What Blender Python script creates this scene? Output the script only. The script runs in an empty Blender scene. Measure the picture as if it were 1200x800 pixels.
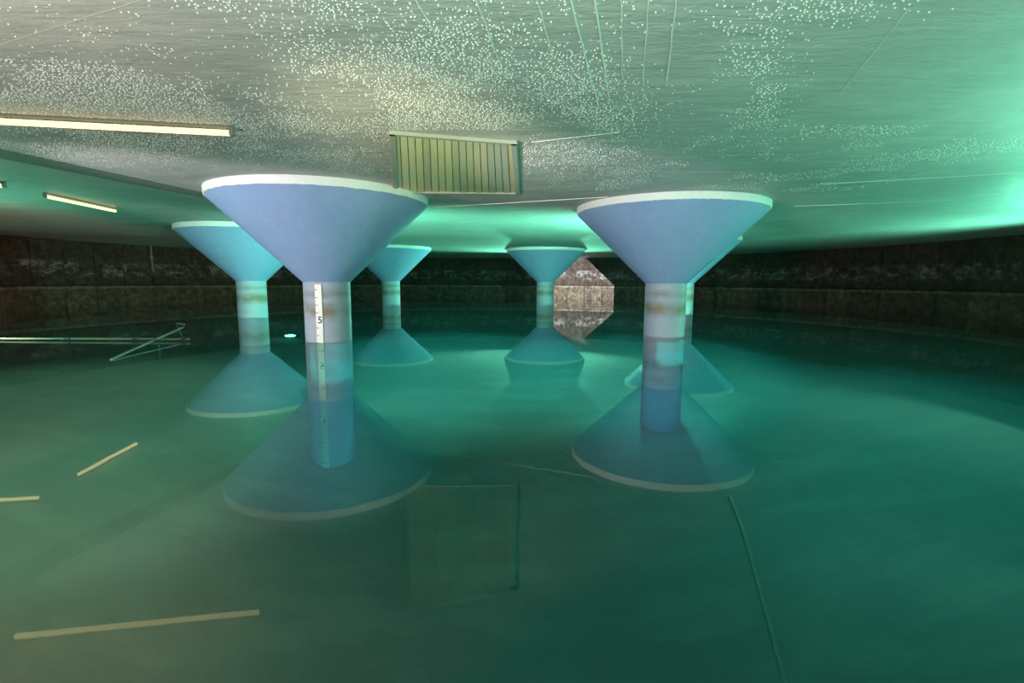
import bpy, bmesh, math, random
import numpy as np
from mathutils import Vector, Matrix, Euler

random.seed(7)
rng = np.random.default_rng(7)
S = bpy.context.scene
COL = S.collection
PI = math.pi

# ------------------------------------------------------------------ camera
CAM_H, F_PX, PITCH, ROLL = 0.8248, 572.6, 0.1230, -0.0050
cam_d = bpy.data.cameras.new('camera')
cam_d.sensor_fit = 'HORIZONTAL'; cam_d.sensor_width = 36.0
cam_d.lens = 36.0 * F_PX / 1200.0
cam_d.clip_start = 0.02; cam_d.clip_end = 200
cam = bpy.data.objects.new('camera', cam_d); COL.objects.link(cam)
cam.matrix_world = (Matrix.Translation((0, 0, CAM_H)) @ Matrix.Rotation(PI/2 - PITCH, 4, 'X')
                    @ Matrix.Rotation(-ROLL, 4, 'Z'))
S.camera = cam

# ------------------------------------------------------------------ world, exposure
w = bpy.data.worlds.new('world'); S.world = w; w.use_nodes = True
w.node_tree.nodes['Background'].inputs[0].default_value = (0.02, 0.03, 0.03, 1)
w.node_tree.nodes['Background'].inputs[1].default_value = 0.2
S.view_settings.view_transform = 'Standard'; S.view_settings.look = 'None'
S.view_settings.gamma = 1.0; S.view_settings.use_curve_mapping = False
S.view_settings.exposure = 0.0
cy = S.cycles
cy.max_bounces = 10; cy.diffuse_bounces = 4; cy.glossy_bounces = 5; cy.transmission_bounces = 8; cy.volume_bounces = 0
cy.caustics_reflective = False; cy.caustics_refractive = True; cy.blur_glossy = 0.5
cy.sample_clamp_indirect = 2.0; cy.sample_clamp_direct = 0.0
cy.use_denoising = True

# ------------------------------------------------------------------ lights
def spot(name, loc, target, color, power, angle, blend=0.5, radius=0.05):
    l = bpy.data.lights.new(name, 'SPOT'); l.color = color; l.energy = power
    l.spot_size = math.radians(angle); l.spot_blend = blend; l.shadow_soft_size = radius
    o = bpy.data.objects.new(name, l); COL.objects.link(o); o.location = loc
    d = Vector(target) - Vector(loc); o.rotation_euler = d.to_track_quat('-Z', 'Y').to_euler()
    return o
def area(name, loc, target, color, power, sx, sy):
    l = bpy.data.lights.new(name, 'AREA'); l.shape = 'RECTANGLE'; l.size = sx; l.size_y = sy
    l.color = color; l.energy = power
    o = bpy.data.objects.new(name, l); COL.objects.link(o); o.location = loc
    d = Vector(target) - Vector(loc); o.rotation_euler = d.to_track_quat('-Z', 'Y').to_euler()
    return o
TEAL = (0.20, 1.0, 0.62)
DEEP = (0.12, 0.92, 0.80)
WHITE = (1.0, 0.88, 0.95)
# white key from the entrance side, one spot per column, mixed with added fills
spot('entrance_light', (-5.6, 1.9, 0.5), (-2.6, 6.7, 1.3), WHITE, 880, 40, 0.5, 0.12)
spot('entrance_light_left', (-4.6, 1.2, 0.5), (-6.0, 10.9, 1.2), WHITE, 1000, 20, 0.6, 0.12)  # extra spot added to whiten the left column
spot('curtain_fill', (-1.3, 0.7, 0.4), (-0.6, 4.7, 1.93), (1.0, 0.84, 0.50), 400, 40, 0.9, 0.1)  # added fill that brightens the ribbed ceiling panel
spot('entrance_light_right', (-2.2, 1.0, 0.5), (2.2, 7.5, 1.35), WHITE, 950, 34, 0.5, 0.12)
spot('ceiling_fill', (-2.5, 0.7, 0.25), (-1.8, 2.8, 1.93), (1.0, 0.78, 0.72), 250, 165, 0.9, 0.1)  # wide warm fill added for the near ceiling
spot('wall_fill_left', (-5.4, 2.4, 0.6), (-11.4, 13.0, 0.55), (1.0, 0.68, 0.48), 2600, 40, 0.8, 0.1)  # added to warm the dark left wall
spot('wall_fill_right', (5.4, 3.4, 0.5), (11.4, 13.5, 0.4), (1.0, 0.76, 0.52), 420, 34, 0.8, 0.1)  # warm fill put in for the right wall
spot('doorway_spot', (3.40, 1.0, 0.96), (3.35, 23.9, 0.38), (0.90, 0.98, 1.0), 125000, 8.6, 0.15, 0.01)
area('back_fill', (0.6, -0.17, 1.0), (0.9, 3.0, 1.6), (0.60, 1.0, 0.78), 165, 2.4, 0.7)  # unseen soft fill added behind the camera to lift the near ceiling
# added teal spots standing in for underwater light that reaches the ceiling
spot('teal_fill_right', (8.7, 5.3, 0.15), (3.2, 5.0, 1.9), TEAL, 430, 160, 0.8, 0.08)
spot('teal_fill_far_left', (-7.7, 5.9, 0.15), (-4.8, 7.6, 1.9), TEAL, 220, 165, 0.8, 0.08)
spot('teal_fill_near_right', (4.2, 2.4, 0.12), (2.6, 4.2, 1.9), (0.30, 1.0, 0.66), 300, 165, 0.9, 0.08)
spot('teal_fill_far_right', (9.6, 8.6, 0.15), (4.0, 10.0, 1.9), TEAL, 800, 160, 0.8, 0.08)
spot('teal_fill_middle', (2.62, 8.45, 0.22), (0.0, 13.5, 1.8), TEAL, 1500, 165, 0.8, 0.04)
spot('teal_fill_left', (-2.85, 7.62, 0.22), (-2.0, 12.5, 1.8), TEAL, 650, 165, 0.8, 0.04)
spot('teal_fill_far', (1.32, 19.6, 0.22), (0.0, 13.0, 1.9), TEAL, 2300, 160, 0.8, 0.04)
# added spots under the water to light floor and shafts; the left pair warm
spot('under_light_centre', (-1.3, 10.2, -0.4), (-1.3, 10.2, -4.7), DEEP, 540, 76, 0.5, 0.1)
spot('under_light_middle', (2.6, 9.8, -0.4), (2.6, 9.8, -4.7), DEEP, 540, 76, 0.5, 0.1)
spot('under_light_right', (6.0, 7.2, -0.4), (5.4, 6.4, -4.7), DEEP, 330, 86, 0.8, 0.1)
spot('under_light_left', (-6.0, 6.2, -0.4), (-6.0, 6.4, -4.7), (1.0, 0.60, 0.36), 800, 80, 0.6, 0.1)
spot('under_light_near_left', (-4.9, 2.6, -0.4), (-4.6, 3.4, -4.7), (1.0, 0.25, 0.14), 1300, 80, 0.9, 0.1)
spot('under_light_shaft_a', (-0.6, 1.6, -2.2), (-2.45, 6.7, -3.2), (0.08, 0.95, 0.90), 1100, 44, 1.0, 0.1)
spot('under_light_shaft_b', (0.9, 1.9, -2.2), (2.30, 7.5, -3.2), (0.12, 0.75, 1.0), 700, 40, 1.0, 0.1)
spot('under_light_side_a', (-0.5, 4.5, -1.1), (-2.45, 6.7, -1.3), (0.05, 1.0, 0.80), 1500, 50, 0.8, 0.1)
spot('under_light_side_b', (4.3, 5.6, -1.1), (2.45, 7.5, -1.3), (0.05, 1.0, 0.75), 1700, 50, 0.8, 0.1)
spot('under_light_side_c', (-3.4, 9.0, -0.5), (-5.7, 10.9, -1.0), (0.10, 1.0, 0.75), 160, 50, 0.8, 0.1)
spot('under_light_near', (0.3, 1.6, -0.4), (0.0, 6.5, -3.0), (0.08, 0.8, 0.90), 25, 130, 0.9, 0.1)

# ------------------------------------------------------------------ materials
class NT:
    def __init__(s, name):
        s.m = bpy.data.materials.new(name); s.m.use_nodes = True
        s.t = s.m.node_tree; s.t.nodes.clear()
        s.out = s.t.nodes.new('ShaderNodeOutputMaterial')
    def n(s, typ, **kw):
        nd = s.t.nodes.new(typ)
        for k, v in kw.items():
            if k.startswith('i_'):
                key = k[2:]; key = int(key) if key.isdigit() else key.replace('_', ' ')
                if hasattr(v, 'links') or isinstance(v, bpy.types.NodeSocket): s.t.links.new(v, nd.inputs[key])
                else: nd.inputs[key].default_value = v
            else: setattr(nd, k, v)
        return nd
    def pos(s): return s.n('ShaderNodeNewGeometry').outputs['Position']
    def obj(s): return s.n('ShaderNodeTexCoord').outputs['Object']
    def mapping(s, v, scale): return s.n('ShaderNodeMapping', i_0=v, i_Scale=scale).outputs[0]
    def noise(s, v, scale, detail=4, rough=0.55):
        return s.n('ShaderNodeTexNoise', i_Vector=v, i_Scale=scale, i_Detail=detail, i_Roughness=rough).outputs[0]
    def ramp(s, f, stops):
        r = s.n('ShaderNodeValToRGB', i_0=f); e = r.color_ramp.elements
        while len(e) < len(stops): e.new(0.5)
        for el, (p, c) in zip(e, stops):
            el.position = p; el.color = (*c, 1) if len(c) == 3 else c
        return r.outputs[0]
    def mix(s, f, a, b, mode='MIX'):
        nd = s.t.nodes.new('ShaderNodeMix'); nd.data_type = 'RGBA'; nd.blend_type = mode
        for i, v in ((0, f), (6, a), (7, b)):
            if isinstance(v, bpy.types.NodeSocket): s.t.links.new(v, nd.inputs[i])
            else: nd.inputs[i].default_value = v if i == 0 else (*v[:3], 1)
        return nd.outputs[2]
    def math(s, op, a, b=0.0, c=0.0):
        nd = s.t.nodes.new('ShaderNodeMath'); nd.operation = op
        for i, v in enumerate((a, b, c)):
            if isinstance(v, bpy.types.NodeSocket): s.t.links.new(v, nd.inputs[i])
            else: nd.inputs[i].default_value = v
        return nd.outputs[0]
    def bump(s, h, strength, dist, normal=None):
        nd = s.n('ShaderNodeBump', i_Height=h, i_Strength=strength, i_Distance=dist)
        if normal: s.t.links.new(normal, nd.inputs['Normal'])
        return nd.outputs[0]
    def done(s, color, rough=0.6, normal=None, **kw):
        b = s.n('ShaderNodeBsdfPrincipled')
        for key, v in (('Base Color', color), ('Roughness', rough)):
            if isinstance(v, bpy.types.NodeSocket): s.t.links.new(v, b.inputs[key])
            else: b.inputs[key].default_value = (*v, 1) if key == 'Base Color' else v
        if normal: s.t.links.new(normal, b.inputs['Normal'])
        for k, v in kw.items(): b.inputs[k.replace('_', ' ')].default_value = v
        s.t.links.new(b.outputs[0], s.out.inputs[0]); return s.m

def mat_plain(name, c, rough=0.5, **kw):
    k = NT(name); n = k.noise(k.pos(), 9.0)
    return k.done(k.mix(n, [x*0.86 for x in c], [min(1, x*1.1) for x in c]), rough, k.bump(n, 0.15, 0.01), **kw)

# ceiling: grey plaster, wet sheen, fine streaky relief
k = NT('ceiling_plaster'); p = k.pos()
big = k.noise(p, 0.55, 5); mid = k.noise(p, 3.2, 6, 0.65)
streak = k.noise(k.mapping(p, (0.9, 4.6, 1)), 2.2, 6, 0.68)
fine = k.noise(p, 42.0, 3, 0.6)
col = k.mix(big, (0.30, 0.30, 0.29), (0.47, 0.47, 0.45))
col = k.mix(k.math('MULTIPLY', k.ramp(mid, [(0.45, (0,)*3), (0.72, (1,)*3)]), 0.35), col, (0.58, 0.57, 0.54))
roll_ = k.noise(k.mapping(p, (0.5, 1.3, 1)), 1.1, 5, 0.6)
hgt = k.math('ADD', k.math('ADD', k.math('MULTIPLY', streak, 0.8), k.math('MULTIPLY', fine, 0.2)), k.math('MULTIPLY', roll_, 2.6))
nrm = k.bump(k.math('ADD', hgt, k.math('MULTIPLY', mid, 0.8)), 0.38, 0.05)
M_CEIL = k.done(col, 0.5, nrm)

# wall concrete: dark damp brown, three shades for the formwork panels
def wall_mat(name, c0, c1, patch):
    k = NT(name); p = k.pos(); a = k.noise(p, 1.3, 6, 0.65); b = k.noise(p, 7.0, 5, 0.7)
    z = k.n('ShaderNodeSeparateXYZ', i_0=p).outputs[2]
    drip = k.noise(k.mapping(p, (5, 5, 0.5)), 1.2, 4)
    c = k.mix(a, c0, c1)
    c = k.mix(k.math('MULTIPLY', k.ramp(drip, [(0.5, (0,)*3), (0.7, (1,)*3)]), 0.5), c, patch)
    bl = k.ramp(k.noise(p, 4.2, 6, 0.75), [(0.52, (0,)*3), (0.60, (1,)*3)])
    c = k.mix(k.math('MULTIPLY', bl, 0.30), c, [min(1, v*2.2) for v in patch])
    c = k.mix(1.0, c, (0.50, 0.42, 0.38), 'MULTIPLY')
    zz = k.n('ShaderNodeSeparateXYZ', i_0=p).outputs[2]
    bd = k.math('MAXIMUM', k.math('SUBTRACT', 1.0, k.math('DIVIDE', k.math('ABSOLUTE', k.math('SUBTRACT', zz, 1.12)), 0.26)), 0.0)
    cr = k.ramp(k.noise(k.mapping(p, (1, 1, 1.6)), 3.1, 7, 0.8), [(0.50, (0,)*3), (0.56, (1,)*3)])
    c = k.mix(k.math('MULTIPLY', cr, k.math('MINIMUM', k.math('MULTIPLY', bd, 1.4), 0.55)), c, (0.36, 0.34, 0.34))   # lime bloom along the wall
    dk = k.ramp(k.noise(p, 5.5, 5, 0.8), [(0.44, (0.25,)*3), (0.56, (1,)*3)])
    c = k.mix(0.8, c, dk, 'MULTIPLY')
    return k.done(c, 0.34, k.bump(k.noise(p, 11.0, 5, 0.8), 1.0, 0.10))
M_WALL = wall_mat('wall_joint', (0.030, 0.028, 0.026), (0.05, 0.045, 0.04), (0.06, 0.05, 0.04))
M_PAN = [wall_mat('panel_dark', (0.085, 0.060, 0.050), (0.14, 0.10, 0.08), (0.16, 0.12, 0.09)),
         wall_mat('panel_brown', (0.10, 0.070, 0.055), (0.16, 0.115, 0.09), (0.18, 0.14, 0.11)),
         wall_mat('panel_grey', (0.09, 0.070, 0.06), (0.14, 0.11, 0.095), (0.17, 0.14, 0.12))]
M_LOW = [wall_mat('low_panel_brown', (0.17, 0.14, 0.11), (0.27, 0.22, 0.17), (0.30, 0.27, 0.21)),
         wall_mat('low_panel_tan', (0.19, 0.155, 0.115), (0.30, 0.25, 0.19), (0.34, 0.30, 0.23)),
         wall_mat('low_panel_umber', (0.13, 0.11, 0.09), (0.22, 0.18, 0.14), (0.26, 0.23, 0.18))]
M_LEDGE = wall_mat('lime_crust', (0.30, 0.25, 0.19), (0.50, 0.43, 0.33), (0.62, 0.55, 0.44))

# floor
k = NT('basin_floor'); p = k.pos()
a = k.noise(p, 0.45, 6, 0.6); b = k.noise(p, 2.6, 5, 0.6); c3 = k.noise(k.mapping(p, (1, 3, 1)), 0.9, 4)
col = k.mix(a, (0.17, 0.185, 0.18), (0.28, 0.29, 0.275))
col = k.mix(k.math('MULTIPLY', k.ramp(c3, [(0.48, (0,)*3), (0.66, (1,)*3)]), 0.5), col, (0.32, 0.325, 0.29))
M_FLOOR = k.done(col, 0.8, k.bump(b, 0.4, 0.05))

# column paints
k = NT('cone_paint_blue'); p = k.pos()
a = k.noise(p, 2.2, 5, 0.6); b = k.noise(p, 30, 3)
vs = k.noise(k.mapping(p, (6, 6, 0.8)), 1.5, 4)
col = k.mix(a, (0.215, 0.325, 0.56), (0.270, 0.385, 0.62))
col = k.mix(k.math('MULTIPLY', k.ramp(vs, [(0.5, (0,)*3), (0.75, (1,)*3)]), 0.35), col, (0.36, 0.48, 0.70))
M_CONE = k.done(col, 0.55, k.bump(k.math('ADD', b, k.math('MULTIPLY', a, 2)), 0.18, 0.01))
k = NT('rim_paint_white'); p = k.pos(); a = k.noise(p, 14, 4)
M_RIM = k.done(k.mix(a, (0.72, 0.73, 0.72), (0.86, 0.86, 0.84)), 0.6, k.bump(a, 0.3, 0.01))
k = NT('shaft_paint_pale'); p = k.pos()
a = k.noise(p, 3.5, 5, 0.65); wv = k.noise(k.mapping(p, (2, 2, 9)), 2.0, 5, 0.7)
z = k.n('ShaderNodeSeparateXYZ', i_0=p).outputs[2]
zz = k.math('ADD', z, k.math('MULTIPLY', k.math('SUBTRACT', a, 0.5), 0.10))
def band(z0, half):
    d = k.math('ABSOLUTE', k.math('SUBTRACT', zz, z0))
    return k.math('MAXIMUM', k.math('SUBTRACT', 1.0, k.math('DIVIDE', d, half)), 0.0)
st = k.math('ADD', k.math('MULTIPLY', band(0.42, 0.15), 1.3), k.math('MULTIPLY', band(0.64, 0.08), 0.8))
st = k.math('MULTIPLY', st, k.ramp(k.noise(p, 2.4, 3), [(0.36, (0.25,)*3), (0.56, (1,)*3)]))
col = k.mix(wv, (0.28, 0.32, 0.42), (0.42, 0.445, 0.54))
col = k.mix(k.math('MINIMUM', k.math('MULTIPLY', st, 0.85), 0.85), col, (0.20, 0.155, 0.065))
M_SHAFT = k.done(col, 0.6, k.bump(wv, 0.2, 0.01))

M_WHITE = mat_plain('gauge_white', (0.86, 0.85, 0.80), 0.4)
M_BLACK = mat_plain('gauge_black', (0.03, 0.03, 0.035), 0.5)
M_STEEL = mat_plain('weathered_steel', (0.30, 0.25, 0.20), 0.5, Metallic=0.3)
M_DARKST = mat_plain('dark_steel', (0.07, 0.06, 0.055), 0.5)
M_LAMPBODY = mat_plain('lamp_housing', (0.2, 0.2, 0.18), 0.4)
M_STRIP = [mat_plain('strip_olive_%s' % n, c, 0.45) for n, c in (('light', (0.74, 0.70, 0.40)), ('mid', (0.60, 0.58, 0.36)), ('grey', (0.46, 0.48, 0.36)))]
M_FRAME = mat_plain('frame_grey', (0.34, 0.37, 0.31), 0.5)
M_SHADOW = mat_plain('shadow_strip_grey', (0.17, 0.18, 0.165), 0.6)
M_RIDGE = mat_plain('mortar_ridge', (0.66, 0.66, 0.62), 0.6)
k = NT('droplet')                         # light passes through the hanging drops and scatters
df = k.n('ShaderNodeBsdfDiffuse', i_Color=(0.95, 0.95, 0.93, 1)); tr = k.n('ShaderNodeBsdfTranslucent', i_Color=(0.9, 0.9, 0.87, 1))
gl = k.n('ShaderNodeBsdfGlossy', i_Color=(1, 1, 1, 1), i_Roughness=0.15)
m1 = k.n('ShaderNodeMixShader', i_0=0.28); k.t.links.new(df.outputs[0], m1.inputs[1]); k.t.links.new(tr.outputs[0], m1.inputs[2])
m2 = k.n('ShaderNodeMixShader', i_0=0.1); k.t.links.new(m1.outputs[0], m2.inputs[1]); k.t.links.new(gl.outputs[0], m2.inputs[2])
k.t.links.new(m2.outputs[0], k.out.inputs[0]); M_DROP = k.m
def emis(name, c, s):
    k = NT(name); e = k.n('ShaderNodeEmission', i_Color=(*c, 1), i_Strength=s)
    k.t.links.new(e.outputs[0], k.out.inputs[0]); return k.m
M_TUBE = emis('tube_glow', (1.0, 0.80, 0.36), 2.2)
M_LENS = emis('lens_glow', (0.35, 1.0, 0.75), 10)

# water: clear, refracting, green-absorbing
k = NT('water')
nz = k.noise(k.pos(), 1.6, 2)
g = k.n('ShaderNodeBsdfPrincipled', i_Roughness=0.018, i_IOR=1.333)
g.inputs['Base Color'].default_value = (1, 1, 1, 1); g.inputs['Transmission Weight'].default_value = 1.0
k.t.links.new(k.bump(nz, 0.03, 0.01), g.inputs['Normal'])
va = k.n('ShaderNodeVolumeAbsorption'); va.inputs['Color'].default_value = (0.22, 0.92, 0.90, 1); va.inputs['Density'].default_value = 0.20
k.t.links.new(g.outputs[0], k.out.inputs[0]); k.t.links.new(va.outputs[0], k.out.inputs[1])
M_WATER = k.m

# ------------------------------------------------------------------ helpers
def obj(name, bm_or_me, mat, parent=None, smooth=False, **props):
    if isinstance(bm_or_me, bmesh.types.BMesh):
        bmesh.ops.recalc_face_normals(bm_or_me, faces=bm_or_me.faces)
        me = bpy.data.meshes.new(name); bm_or_me.to_mesh(me); bm_or_me.free()
    else: me = bm_or_me
    if mat and not me.materials: me.materials.append(mat)
    if smooth:
        for f in me.polygons: f.use_smooth = True
        try: me.set_sharp_from_angle(angle=math.radians(35))
        except Exception: pass
    o = bpy.data.objects.new(name, me); COL.objects.link(o)
    if parent: o.parent = parent
    for a, b in props.items(): o[a] = b
    return o
def thing(name, loc, label, cat, group=None, rz=0):
    o = bpy.data.objects.new(name, None); COL.objects.link(o); o.location = loc; o.rotation_euler = (0, 0, rz)
    o.empty_display_size = 0.2
    o['label'] = label; o['category'] = cat
    if group: o['group'] = group
    return o
def lathe(profile, seg=96, cap_top=True, cap_bottom=True):
    bm = bmesh.new(); rings = []
    for r, z in profile:
        rings.append([bm.verts.new((r*math.cos(2*PI*i/seg), r*math.sin(2*PI*i/seg), z)) for i in range(seg)])
    for a, b in zip(rings, rings[1:]):
        for i in range(seg): bm.faces.new((a[i], a[(i+1) % seg], b[(i+1) % seg], b[i]))
    if cap_bottom: bm.faces.new(rings[0][::-1])
    if cap_top: bm.faces.new(rings[-1])
    return bm
def box(bm, sx, sy, sz, m=Matrix.Identity(4), bevel=0.0):
    r = bmesh.ops.create_cube(bm, size=1.0, matrix=m @ Matrix.Diagonal((sx, sy, sz, 1)))
    if bevel:
        es = list({e for v in r['verts'] for e in v.link_edges})
        bmesh.ops.bevel(bm, geom=es, offset=bevel, segments=1, affect='EDGES')
    return bm
def rod(bm, a, b, r, seg=12):
    a, b = Vector(a), Vector(b); d = b - a
    m = Matrix.Translation((a + b)/2) @ d.to_track_quat('Z', 'Y').to_matrix().to_4x4()
    bmesh.ops.create_cone(bm, cap_ends=True, segments=seg, radius1=r, radius2=r, depth=d.length, matrix=m)
    return bm

CX, CY, RW = -0.75, 12.05, 12.35        # round basin: centre and radius
ZC, ZF, HS, RIM, RC, RS = 1.933, -4.70, 0.80, 0.091, 1.3687, 0.3035

# ------------------------------------------------------------------ the basin shell
o = obj('floor', lathe([(RW+0.4, -0.3), (RW+0.4, 0)], 128), M_FLOOR, kind='structure'); o.location = (CX, CY, ZF)
ceiling = obj('ceiling', lathe([(RW+0.4, 0), (RW+0.4, 0.3)], 128), M_CEIL, kind='structure'); ceiling.location = (CX, CY, ZC)
bm = bmesh.new(); seg = 144; R2 = RW + 0.35
rows = []
for r, z in ((RW, ZF), (RW, ZC), (R2, ZC), (R2, ZF)):
    rows.append([bm.verts.new((r*math.cos(2*PI*i/seg), r*math.sin(2*PI*i/seg), z)) for i in range(seg)])
for a, b in zip(rows, rows[1:] + rows[:1]):
    for i in range(seg): bm.faces.new((a[i], a[(i+1) % seg], b[(i+1) % seg], b[i]))
wall = obj('wall_back', bm, M_WALL, smooth=False, kind='structure'); wall.location = (CX, CY, 0)

# formwork panels on the wall, each its own piece; recessed joints between
def panel_mesh(name, wd, ht, mat, seed):
    r = random.Random(seed); bm = bmesh.new()
    box(bm, wd, 0.05, ht, Matrix.Identity(4), 0.006)
    for v in bm.verts:
        if v.co.y < 0: v.co.y += r.uniform(-0.006, 0.006)
    bmesh.ops.recalc_face_normals(bm, faces=bm.faces)
    me = bpy.data.meshes.new(name); bm.to_mesh(me); bm.free(); me.materials.append(mat); return me
NP = 90; step = 2*PI/NP; pw = 2*RW*math.tan(step/2) - 0.03
LEDGE = 0.58
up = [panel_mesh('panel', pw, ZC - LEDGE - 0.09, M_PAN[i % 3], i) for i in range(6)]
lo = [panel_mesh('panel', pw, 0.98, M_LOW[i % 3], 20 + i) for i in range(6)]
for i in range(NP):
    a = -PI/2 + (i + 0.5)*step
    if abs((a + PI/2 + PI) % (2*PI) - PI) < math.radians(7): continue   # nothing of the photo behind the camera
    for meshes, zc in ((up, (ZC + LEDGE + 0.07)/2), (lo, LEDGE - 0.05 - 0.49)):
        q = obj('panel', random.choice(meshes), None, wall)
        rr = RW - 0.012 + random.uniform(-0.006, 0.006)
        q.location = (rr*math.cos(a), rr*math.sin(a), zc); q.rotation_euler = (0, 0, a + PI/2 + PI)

# crusty lime ledge running round the wall above the water
bm = bmesh.new(); seg = 720; prof = [(0.03, -0.05), (-0.05, -0.045), (-0.075, 0.0), (-0.05, 0.03), (0.03, 0.035)]
nz1 = rng.random(seg); nz1 = (nz1 + np.roll(nz1, 1) + np.roll(nz1, -1))/3
rows = []
for dr, dz in prof:
    rows.append([bm.verts.new(((RW + dr - 0.03*nz1[i])*math.cos(2*PI*i/seg), (RW + dr - 0.03*nz1[i])*math.sin(2*PI*i/seg),
                 LEDGE + dz*(0.6 + 0.9*nz1[(i*7) % seg]))) for i in range(seg)])
for a, b in zip(rows, rows[1:]):
    for i in range(seg): bm.faces.new((a[i], a[(i+1) % seg], b[(i+1) % seg], b[i]))
o = obj('trim_1', bm, M_LEDGE, kind='structure'); o.location = (CX, CY, 0)

# water body
water = obj('water', lathe([(RW+0.1, ZF-0.1), (RW+0.1, 0)], 128), M_WATER)
water.location = (CX, CY, 0); water['kind'] = 'stuff'
water['label'] = 'still clear teal water filling the round basin'; water['category'] = 'water'

# ------------------------------------------------------------------ columns
def column(x, y, label, turn=0.0):
    t = thing('column', (x, y, ZF), label, 'column', 'flared columns standing in the basin', turn)
    t['kind'] = 'thing'
    z0 = -ZF
    pr = [(RS, 0)] + [(RS, z0*i/6) for i in range(1, 7)] + [(RS, z0 + HS)]
    obj('shaft', lathe(pr, 64), M_SHAFT, t, True)
    zc, zr = z0 + HS, z0 + ZC - RIM
    obj('capital', lathe([(RS + 0.004, zc), (RS + 0.016, zc + 0.012), (RC - 0.004, zr)], 128), M_CONE, t, True)
    # white rim with a slightly uneven painted edge
    bm = bmesh.new(); sg = 192; rows = []
    for j, (r, z) in enumerate(((RC - 0.02, zr - 0.004), (RC + 0.004, zr), (RC + 0.008, zr + 0.012), (RC + 0.008, z0 + ZC))):
        rows.append([bm.verts.new((r*math.cos(2*PI*i/sg), r*math.sin(2*PI*i/sg), z + (random.uniform(-.004, .004) if j < 2 else 0))) for i in range(sg)])
    for a, b in zip(rows, rows[1:]):
        for i in range(sg): bm.faces.new((a[i], a[(i+1) % sg], b[(i+1) % sg], b[i]))
    obj('rim', bm, M_RIM, t, True)
    return t
P = [(-2.535, 6.723), (2.357, 7.549), (-5.795, 10.922), (-4.151, 16.811), (1.169, 17.399), (4.440, 12.880)]
labels = ['large blue flared column with the white numbered depth gauge on its shaft',
          'large blue flared column right of centre, olive stain on its pale shaft, no gauge',
          'blue flared column partly hidden behind the gauge column, nearest the left wall',
          'small turquoise-lit flared column seen just right of the gauge column, far left in the back',
          'smallest flared column, alone in the gap in front of the bright wall patch',
          'turquoise-lit flared column almost hidden behind the large right one']
cols = [column(x, y, l) for (x, y), l in zip(P, labels)]

# depth gauge on the first column
A = cols[0]
view = math.atan2(-P[0][1], -P[0][0])             # towards the camera
ga = view - math.radians(20.5)
gz0, gz1 = 0.0, -ZF + HS - 0.03
bm = bmesh.new(); box(bm, 0.012, 0.088, gz1 - gz0, Matrix.Translation((RS + 0.006, 0, (gz0 + gz1)/2)), 0.002)
gauge = obj('gauge_board', bm, M_WHITE, A, label='white gauge board with black ticks and numerals'); gauge.rotation_euler = (0, 0, ga)
bm = bmesh.new()
for i in range(1, int(gz1/0.1) + 1):
    z = i*0.1
    if abs(z - round(z)) < 0.02: continue
    wd = 0.030
    box(bm, 0.002, wd, 0.008, Matrix.Translation((RS + 0.0128, -0.044 + wd/2 + 0.002, z)))
obj('tick_marks', bm, M_BLACK, gauge, kind='stuff')
for n in range(1, 6):
    c = bpy.data.curves.new('numeral', 'FONT'); c.body = str(n); c.size = 0.125; c.extrude = 0.001; c.offset = 0.0022
    c.align_x = 'CENTER'; c.align_y = 'CENTER'; c.resolution_u = 3
    tmp = bpy.data.objects.new('tmp', c); COL.objects.link(tmp)
    dg = bpy.context.evaluated_depsgraph_get(); me = bpy.data.meshes.new_from_object(tmp.evaluated_get(dg))
    bpy.data.objects.remove(tmp); me.name = 'numeral'; me.materials.clear()
    q = obj('numeral', me, M_BLACK, gauge)
    q.location = (RS + 0.0128, 0.010, n*1.0); q.rotation_euler = (PI/2, 0, PI/2); q['label'] = 'black numeral %d' % n

# ------------------------------------------------------------------ glass reflections of fluorescent tubes, built as lamps on the ceiling
def mirrored_tube(a, b, label):
    a, b = Vector(a), Vector(b); L = (b - a).length; mid = (a + b)/2
    t = thing('reflected_tube', (mid.x, mid.y, ZC), label, 'lamp', 'reflected fluorescent tubes built under the ceiling', math.atan2(b.y - a.y, b.x - a.x))
    bm = bmesh.new(); box(bm, L, 0.024, 0.018, Matrix.Translation((0, 0, -0.009)), 0.003); obj('housing', bm, M_LAMPBODY, t)
    obj('tube', rod(bmesh.new(), (-L/2 + 0.03, 0, -0.052), (L/2 - 0.03, 0, -0.052), 0.020, 20), M_TUBE, t, True)
    for s in (-1, 1):
        bm = bmesh.new(); box(bm, 0.03, 0.04, 0.062, Matrix.Translation((s*(L/2 - 0.015), 0, -0.041)), 0.004)
        obj('end_cap', bm, M_LAMPBODY, t)
mirrored_tube((-3.80, 3.415, 0), (-2.03, 3.713, 0), 'long bright reflected fluorescent tube nearest the camera, at upper left')
mirrored_tube((-6.04, 6.476, 0), (-6.225, 7.866, 0), 'shorter reflected fluorescent tube further back, left of the dark ceiling strip')
mirrored_tube((-6.9, 5.65, 0), (-5.84, 5.80, 0), 'reflected fluorescent tube whose tip only shows at the left picture edge')

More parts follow.
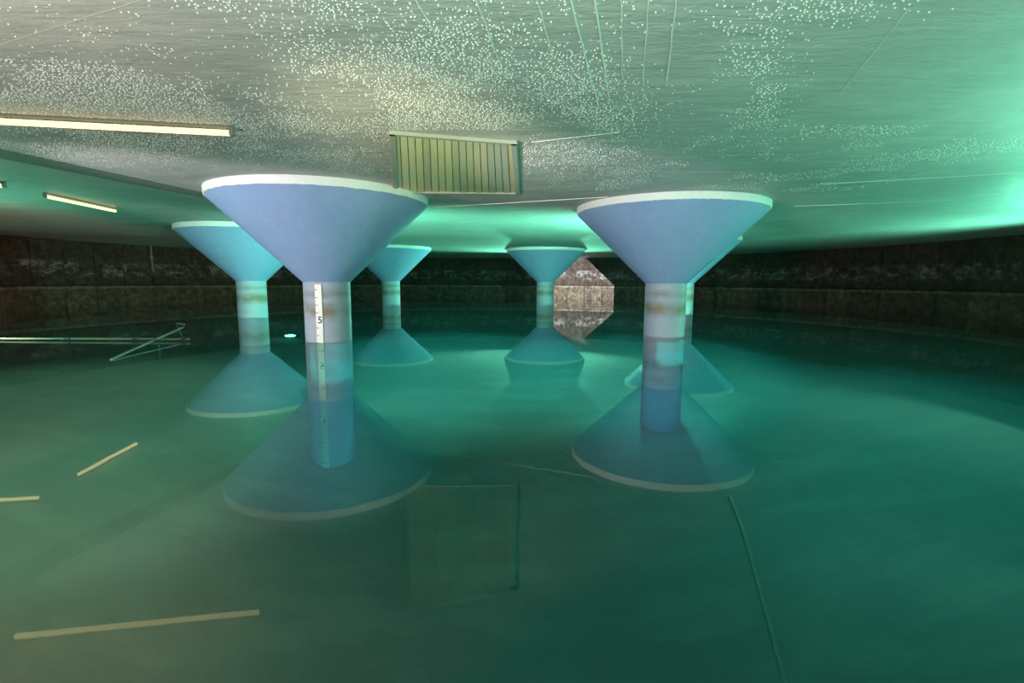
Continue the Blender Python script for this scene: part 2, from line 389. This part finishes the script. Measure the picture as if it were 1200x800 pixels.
# ribbed translucent-looking hatch seen as a glass reflection, built solid into the ceiling
h = thing('curtain_reflection', (-0.58, 5.05, ZC), 'reflected yellowish ribbed hatch panel set in the ceiling between the two large columns', 'curtain')
H4 = [Vector((-0.905, 3.821)), Vector((0.008, 4.061)), Vector((0.063, 6.321)), Vector((-1.46, 6.279))]
c0 = Vector((-0.58, 5.05))
NS = 17
for i in range(NS):
    u0, u1 = (i + 0.05)/NS, (i + 0.95)/NS
    q4 = [H4[0].lerp(H4[1], u0), H4[0].lerp(H4[1], u1), H4[3].lerp(H4[2], u1), H4[3].lerp(H4[2], u0)]
    bm = bmesh.new(); lows = []; tops = []
    zl = -0.012 - 0.004*(i % 2)
    for j, v in enumerate(q4):
        cen = sum(q4, Vector((0, 0)))/4; vi = v.lerp(cen, 0.03)
        lows.append(bm.verts.new((vi.x - c0.x, vi.y - c0.y, zl))); tops.append(bm.verts.new((v.x - c0.x, v.y - c0.y, -0.004)))
    bm.faces.new(lows); bm.faces.new(tops)
    for j in range(4): bm.faces.new((lows[j], lows[(j+1) % 4], tops[(j+1) % 4], tops[j]))
    obj('slat', bm, M_STRIP[0 if i < 9 else (1 if i < 13 else 2)] if i % 4 else M_STRIP[1], h)
for a, b in zip(H4, H4[1:] + H4[:1]):
    d = b - a; m = Matrix.Translation(((a.x + b.x)/2 - c0.x, (a.y + b.y)/2 - c0.y, -0.015)) @ Matrix.Rotation(math.atan2(d.y, d.x), 4, 'Z')
    obj('frame_bar', box(bmesh.new(), d.length + 0.05, 0.05, 0.03, m, 0.004), M_FRAME, h)

# shadow band on the ceiling at left, put in as a darker strip
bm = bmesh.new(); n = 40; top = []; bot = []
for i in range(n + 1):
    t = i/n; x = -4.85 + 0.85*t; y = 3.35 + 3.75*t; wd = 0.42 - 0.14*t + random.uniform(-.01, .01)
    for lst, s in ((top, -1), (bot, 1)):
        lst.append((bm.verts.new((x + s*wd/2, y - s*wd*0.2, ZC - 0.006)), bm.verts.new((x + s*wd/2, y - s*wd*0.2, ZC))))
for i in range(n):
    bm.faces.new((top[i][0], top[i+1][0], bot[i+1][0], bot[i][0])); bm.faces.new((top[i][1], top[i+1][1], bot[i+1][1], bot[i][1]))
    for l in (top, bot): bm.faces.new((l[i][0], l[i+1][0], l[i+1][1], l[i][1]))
obj('trim_2', bm, M_SHADOW, kind='structure')

# formwork ridges on the ceiling
lines = [((0.517, 1.6), (0.87, 2.95), .007), ((0.418, 1.6), (0.74, 2.95), .006), ((0.313, 1.6), (0.60, 2.85), .006),
         ((0.20, 1.6), (0.60, 3.2), .008), ((0.092, 1.6), (0.55, 3.3), .008), ((0.007, 1.7), (0.2, 2.6), .006),
         ((-0.207, 1.7), (-0.05, 2.8), .006), ((-0.44, 1.8), (-0.30, 2.7), .006), ((-1.2, 7.62), (1.25, 6.62), .014),
         ((0.15, 4.09), (0.80, 3.81), .007), ((3.492, 5.719), (5.6, 4.91), .010), ((4.124, 7.33), (6.0, 6.74), .012),
         ((-2.6, 2.55), (-1.3, 2.03), .007), ((1.60, 2.12), (1.92, 3.02), .006), ((1.04, 1.9), (1.13, 2.35), .005)]
for (a, b, wd) in lines:
    wd *= 0.75
    a, b = Vector(a), Vector(b); d = b - a; n = max(6, int(d.length/0.12)); bm = bmesh.new(); pr = Vector((-d.y, d.x)).normalized(); prev = None
    for i in range(n + 1):
        c = a.lerp(b, i/n) + pr*random.uniform(-.003, .003); w2 = wd*random.uniform(.5, 1.0)
        r4 = [bm.verts.new((c.x + pr.x*s, c.y + pr.y*s, z - ZC)) for s, z in ((w2, ZC), (w2*.4, ZC - wd*.8), (-w2*.4, ZC - wd*.8), (-w2, ZC))]
        if prev:
            for j in range(3): bm.faces.new((prev[j], prev[j+1], r4[j+1], r4[j]))
        prev = r4
    q = obj('mortar_ridge', bm, M_FRAME if a.x < -1.3 and a.y < 3 else M_RIDGE, ceiling); q.location = (-CX, -CY, 0)

# condensation droplets hanging from the ceiling (uncountable)
def vnoise(x, y, s, seed):
    r = np.random.default_rng(seed).random((64, 64)); u, v = x*s + 31.7, y*s + 17.3
    i, j = np.floor(u).astype(int), np.floor(v).astype(int); fu, fv = u - i, v - j
    fu, fv = fu*fu*(3 - 2*fu), fv*fv*(3 - 2*fv)
    g = lambda a, b: r[a % 64, b % 64]
    return (g(i, j)*(1-fu) + g(i+1, j)*fu)*(1-fv) + (g(i, j+1)*(1-fu) + g(i+1, j+1)*fu)*fv
CELL = 0.0190
gx, gy = np.meshgrid(np.arange(-4.6, 4.2, CELL), np.arange(1.9, 7.2, CELL)); N0 = gx.size
x = gx.ravel() + rng.uniform(-.45, .45, N0)*CELL; y = gy.ravel() + rng.uniform(-.45, .45, N0)*CELL
fx = x/y                                    # plan-view bearing
dens = np.zeros(N0)
left = 1/(1 + np.exp((x - 0.32 - 0.33*(y - 2.1))/0.10))*1/(1+np.exp((y - 4.6)/0.35))
n1 = vnoise(x*0.8 + y*0.5, y*1.3 - x*0.4, 1.6, 1)*0.65 + vnoise(x, y, 5.0, 2)*0.35
dens += left*np.clip((n1 - np.where(x < -0.4, 0.26, 0.31))*2.6, 0.05, 0.85)*1.0
n2 = vnoise(x, y, 2.6, 3)*0.6 + vnoise(x, y, 7, 4)*0.4
blob = np.exp(-(((x - 0.47*y)/0.17)**2 + ((y - 3.05)/0.7)**2)) + 0.8*np.exp(-(((x - 1.30)/0.25)**2 + ((y - 2.12)/0.12)**2))
dens += blob*np.clip((n2 - 0.35)*4, 0, 1)
dens += 0.35*(x > 1.0)*(y > 3.6)*(y < 6.2)*np.clip((n2 - 0.46)*5, 0, 1)
keep = rng.random(N0) < dens
keep &= ~((y > 3.78) & (y < 6.4) & (x > -0.90 - 0.226*(y - 3.82) - 0.03) & (x < 0.09))      # none on the hatch
for (cx_, cy_) in P: keep &= np.hypot(x - cx_, y - cy_) > RC + 0.15
x, y = x[keep], y[keep]; n = len(x); print('droplets', n)
rad = rng.uniform(0.0030, 0.0062, n)*np.where(y > 3.6, 0.9, 1.0)
K = 6; base = []
for (rr, zz_) in ((1.0, 0.0), (0.75, -0.6)):
    for i in range(K): base.append((rr*math.cos(2*PI*i/K), rr*math.sin(2*PI*i/K), zz_))
base.append((0, 0, -0.95)); base = np.array(base)
fc = []
for i in range(K):
    j = (i + 1) % K; fc += [(i, i + K, j + K), (i, j + K, j), (i + K, 2*K, j + K)]
fc = np.array(fc)
V = (base[None]*rad[:, None, None] + np.stack([x - CX, y - CY, np.zeros(n)], 1)[:, None, :]).reshape(-1, 3)
Fc = (fc[None] + (np.arange(n)*len(base))[:, None, None]).reshape(-1, 3)
me = bpy.data.meshes.new('water_droplets')
me.vertices.add(len(V)); me.vertices.foreach_set('co', V.ravel())
me.loops.add(Fc.size); me.loops.foreach_set('vertex_index', Fc.ravel().astype(np.int32))
me.polygons.add(len(Fc)); me.polygons.foreach_set('loop_start', (np.arange(len(Fc))*3).astype(np.int32))
me.polygons.foreach_set('use_smooth', np.ones(len(Fc), dtype=bool))
me.update(calc_edges=True); me.validate()
d = obj('water_droplets', me, M_DROP); d.location = (CX, CY, ZC)
d['kind'] = 'stuff'; d['label'] = 'condensation droplets beading on the grey ceiling'; d['category'] = 'droplets'

# ------------------------------------------------------------------ floor joint under the water, lamp, poles, pipe
bm = bmesh.new(); pts = [(2.765, 5.9), (2.72, 5.45), (2.637, 4.98), (2.514, 4.37), (2.408, 3.87), (2.2, 2.9)]; prev = None
for (px, py) in pts:
    r4 = [bm.verts.new((px + s, py, z)) for s, z in ((-.03, ZF - .01), (-.015, ZF + .03), (.015, ZF + .03), (.03, ZF - .01))]
    if prev:
        for j in range(3): bm.faces.new((prev[j], prev[j+1], r4[j+1], r4[j]))
    prev = r4
obj('trim_3', bm, mat_plain('floor_joint', (0.34, 0.36, 0.34), 0.8), kind='structure')

fl = thing('underwater_floodlight', (-5.40, 11.9, ZF), 'small glowing underwater floodlight between the gauge column and the left one', 'lamp', None, 0)
obj('base', box(bmesh.new(), 0.34, 0.24, 0.04, Matrix.Translation((0, 0, 0.02)), 0.01), M_DARKST, fl)
m = Matrix.Translation((0, 0, 0.17)) @ Matrix.Rotation(math.radians(65), 4, 'X')
bm = bmesh.new(); bmesh.ops.create_cone(bm, cap_ends=True, segments=24, radius1=0.10, radius2=0.15, depth=0.16, matrix=m)
obj('housing', bm, M_DARKST, fl)
bm = bmesh.new(); bmesh.ops.create_cone(bm, cap_ends=True, segments=24, radius1=0.13, radius2=0.13, depth=0.012, matrix=m @ Matrix.Translation((0, 0, 0.086)))
obj('lens', bm, M_LENS, fl)
for s in (-1, 1): obj('bracket', rod(bmesh.new(), (s*0.155, 0, 0.03), (s*0.155, 0, 0.19), 0.01, 8), M_DARKST, fl)

def pole(a, b, r, label, joints=()):
    a, b = Vector(a), Vector(b); t = thing('pole', a, label, 'pole', 'steel poles at the left')
    obj('tube', rod(bmesh.new(), (0, 0, 0), b - a, r, 10), M_STEEL, t, True)
    for j in joints:
        c = (b - a)*j; dd = (b - a).normalized()*0.03
        obj('coupler', rod(bmesh.new(), c - dd, c + dd, r*1.6, 10), M_DARKST, t, True)
pole((-8.0, 6.55, 0.02), (-4.33, 6.51, 0.03), 0.014, 'long horizontal steel pole floating at the left edge of the water', (0.55, 0.8, 0.98))
pole((-4.118, 4.956, 0.005), (-4.90, 7.254, 0.12), 0.012, 'short steel pole rising slantwise out of the water', (0.5, 0.97))
pole((-6.2, 9.0, 0.02), (-4.95, 7.35, 0.15), 0.010, 'thin steel pole leaning behind the slanting one at left', (0.97,))

# pipe hanging down the left wall
a = math.atan2(16.4 - CY, -11.6 - CX); rr = RW - 0.12
t = thing('downpipe', (CX + rr*math.cos(a), CY + rr*math.sin(a), 0.95), 'dark pipe coming down the left wall from the ceiling', 'pipe', None, a)
obj('tube', rod(bmesh.new(), (0, 0, 0.05), (0, 0, ZC - 0.95), 0.045, 14), M_DARKST, t, True)
obj('elbow', rod(bmesh.new(), (0.06, 0, 0.02), (-0.10, 0, 0.10), 0.055, 14), M_DARKST, t, True)
obj('clamp', box(bmesh.new(), 0.13, 0.12, 0.03, Matrix.Translation((0.02, 0, 0.6)), 0.004), M_STEEL, t)
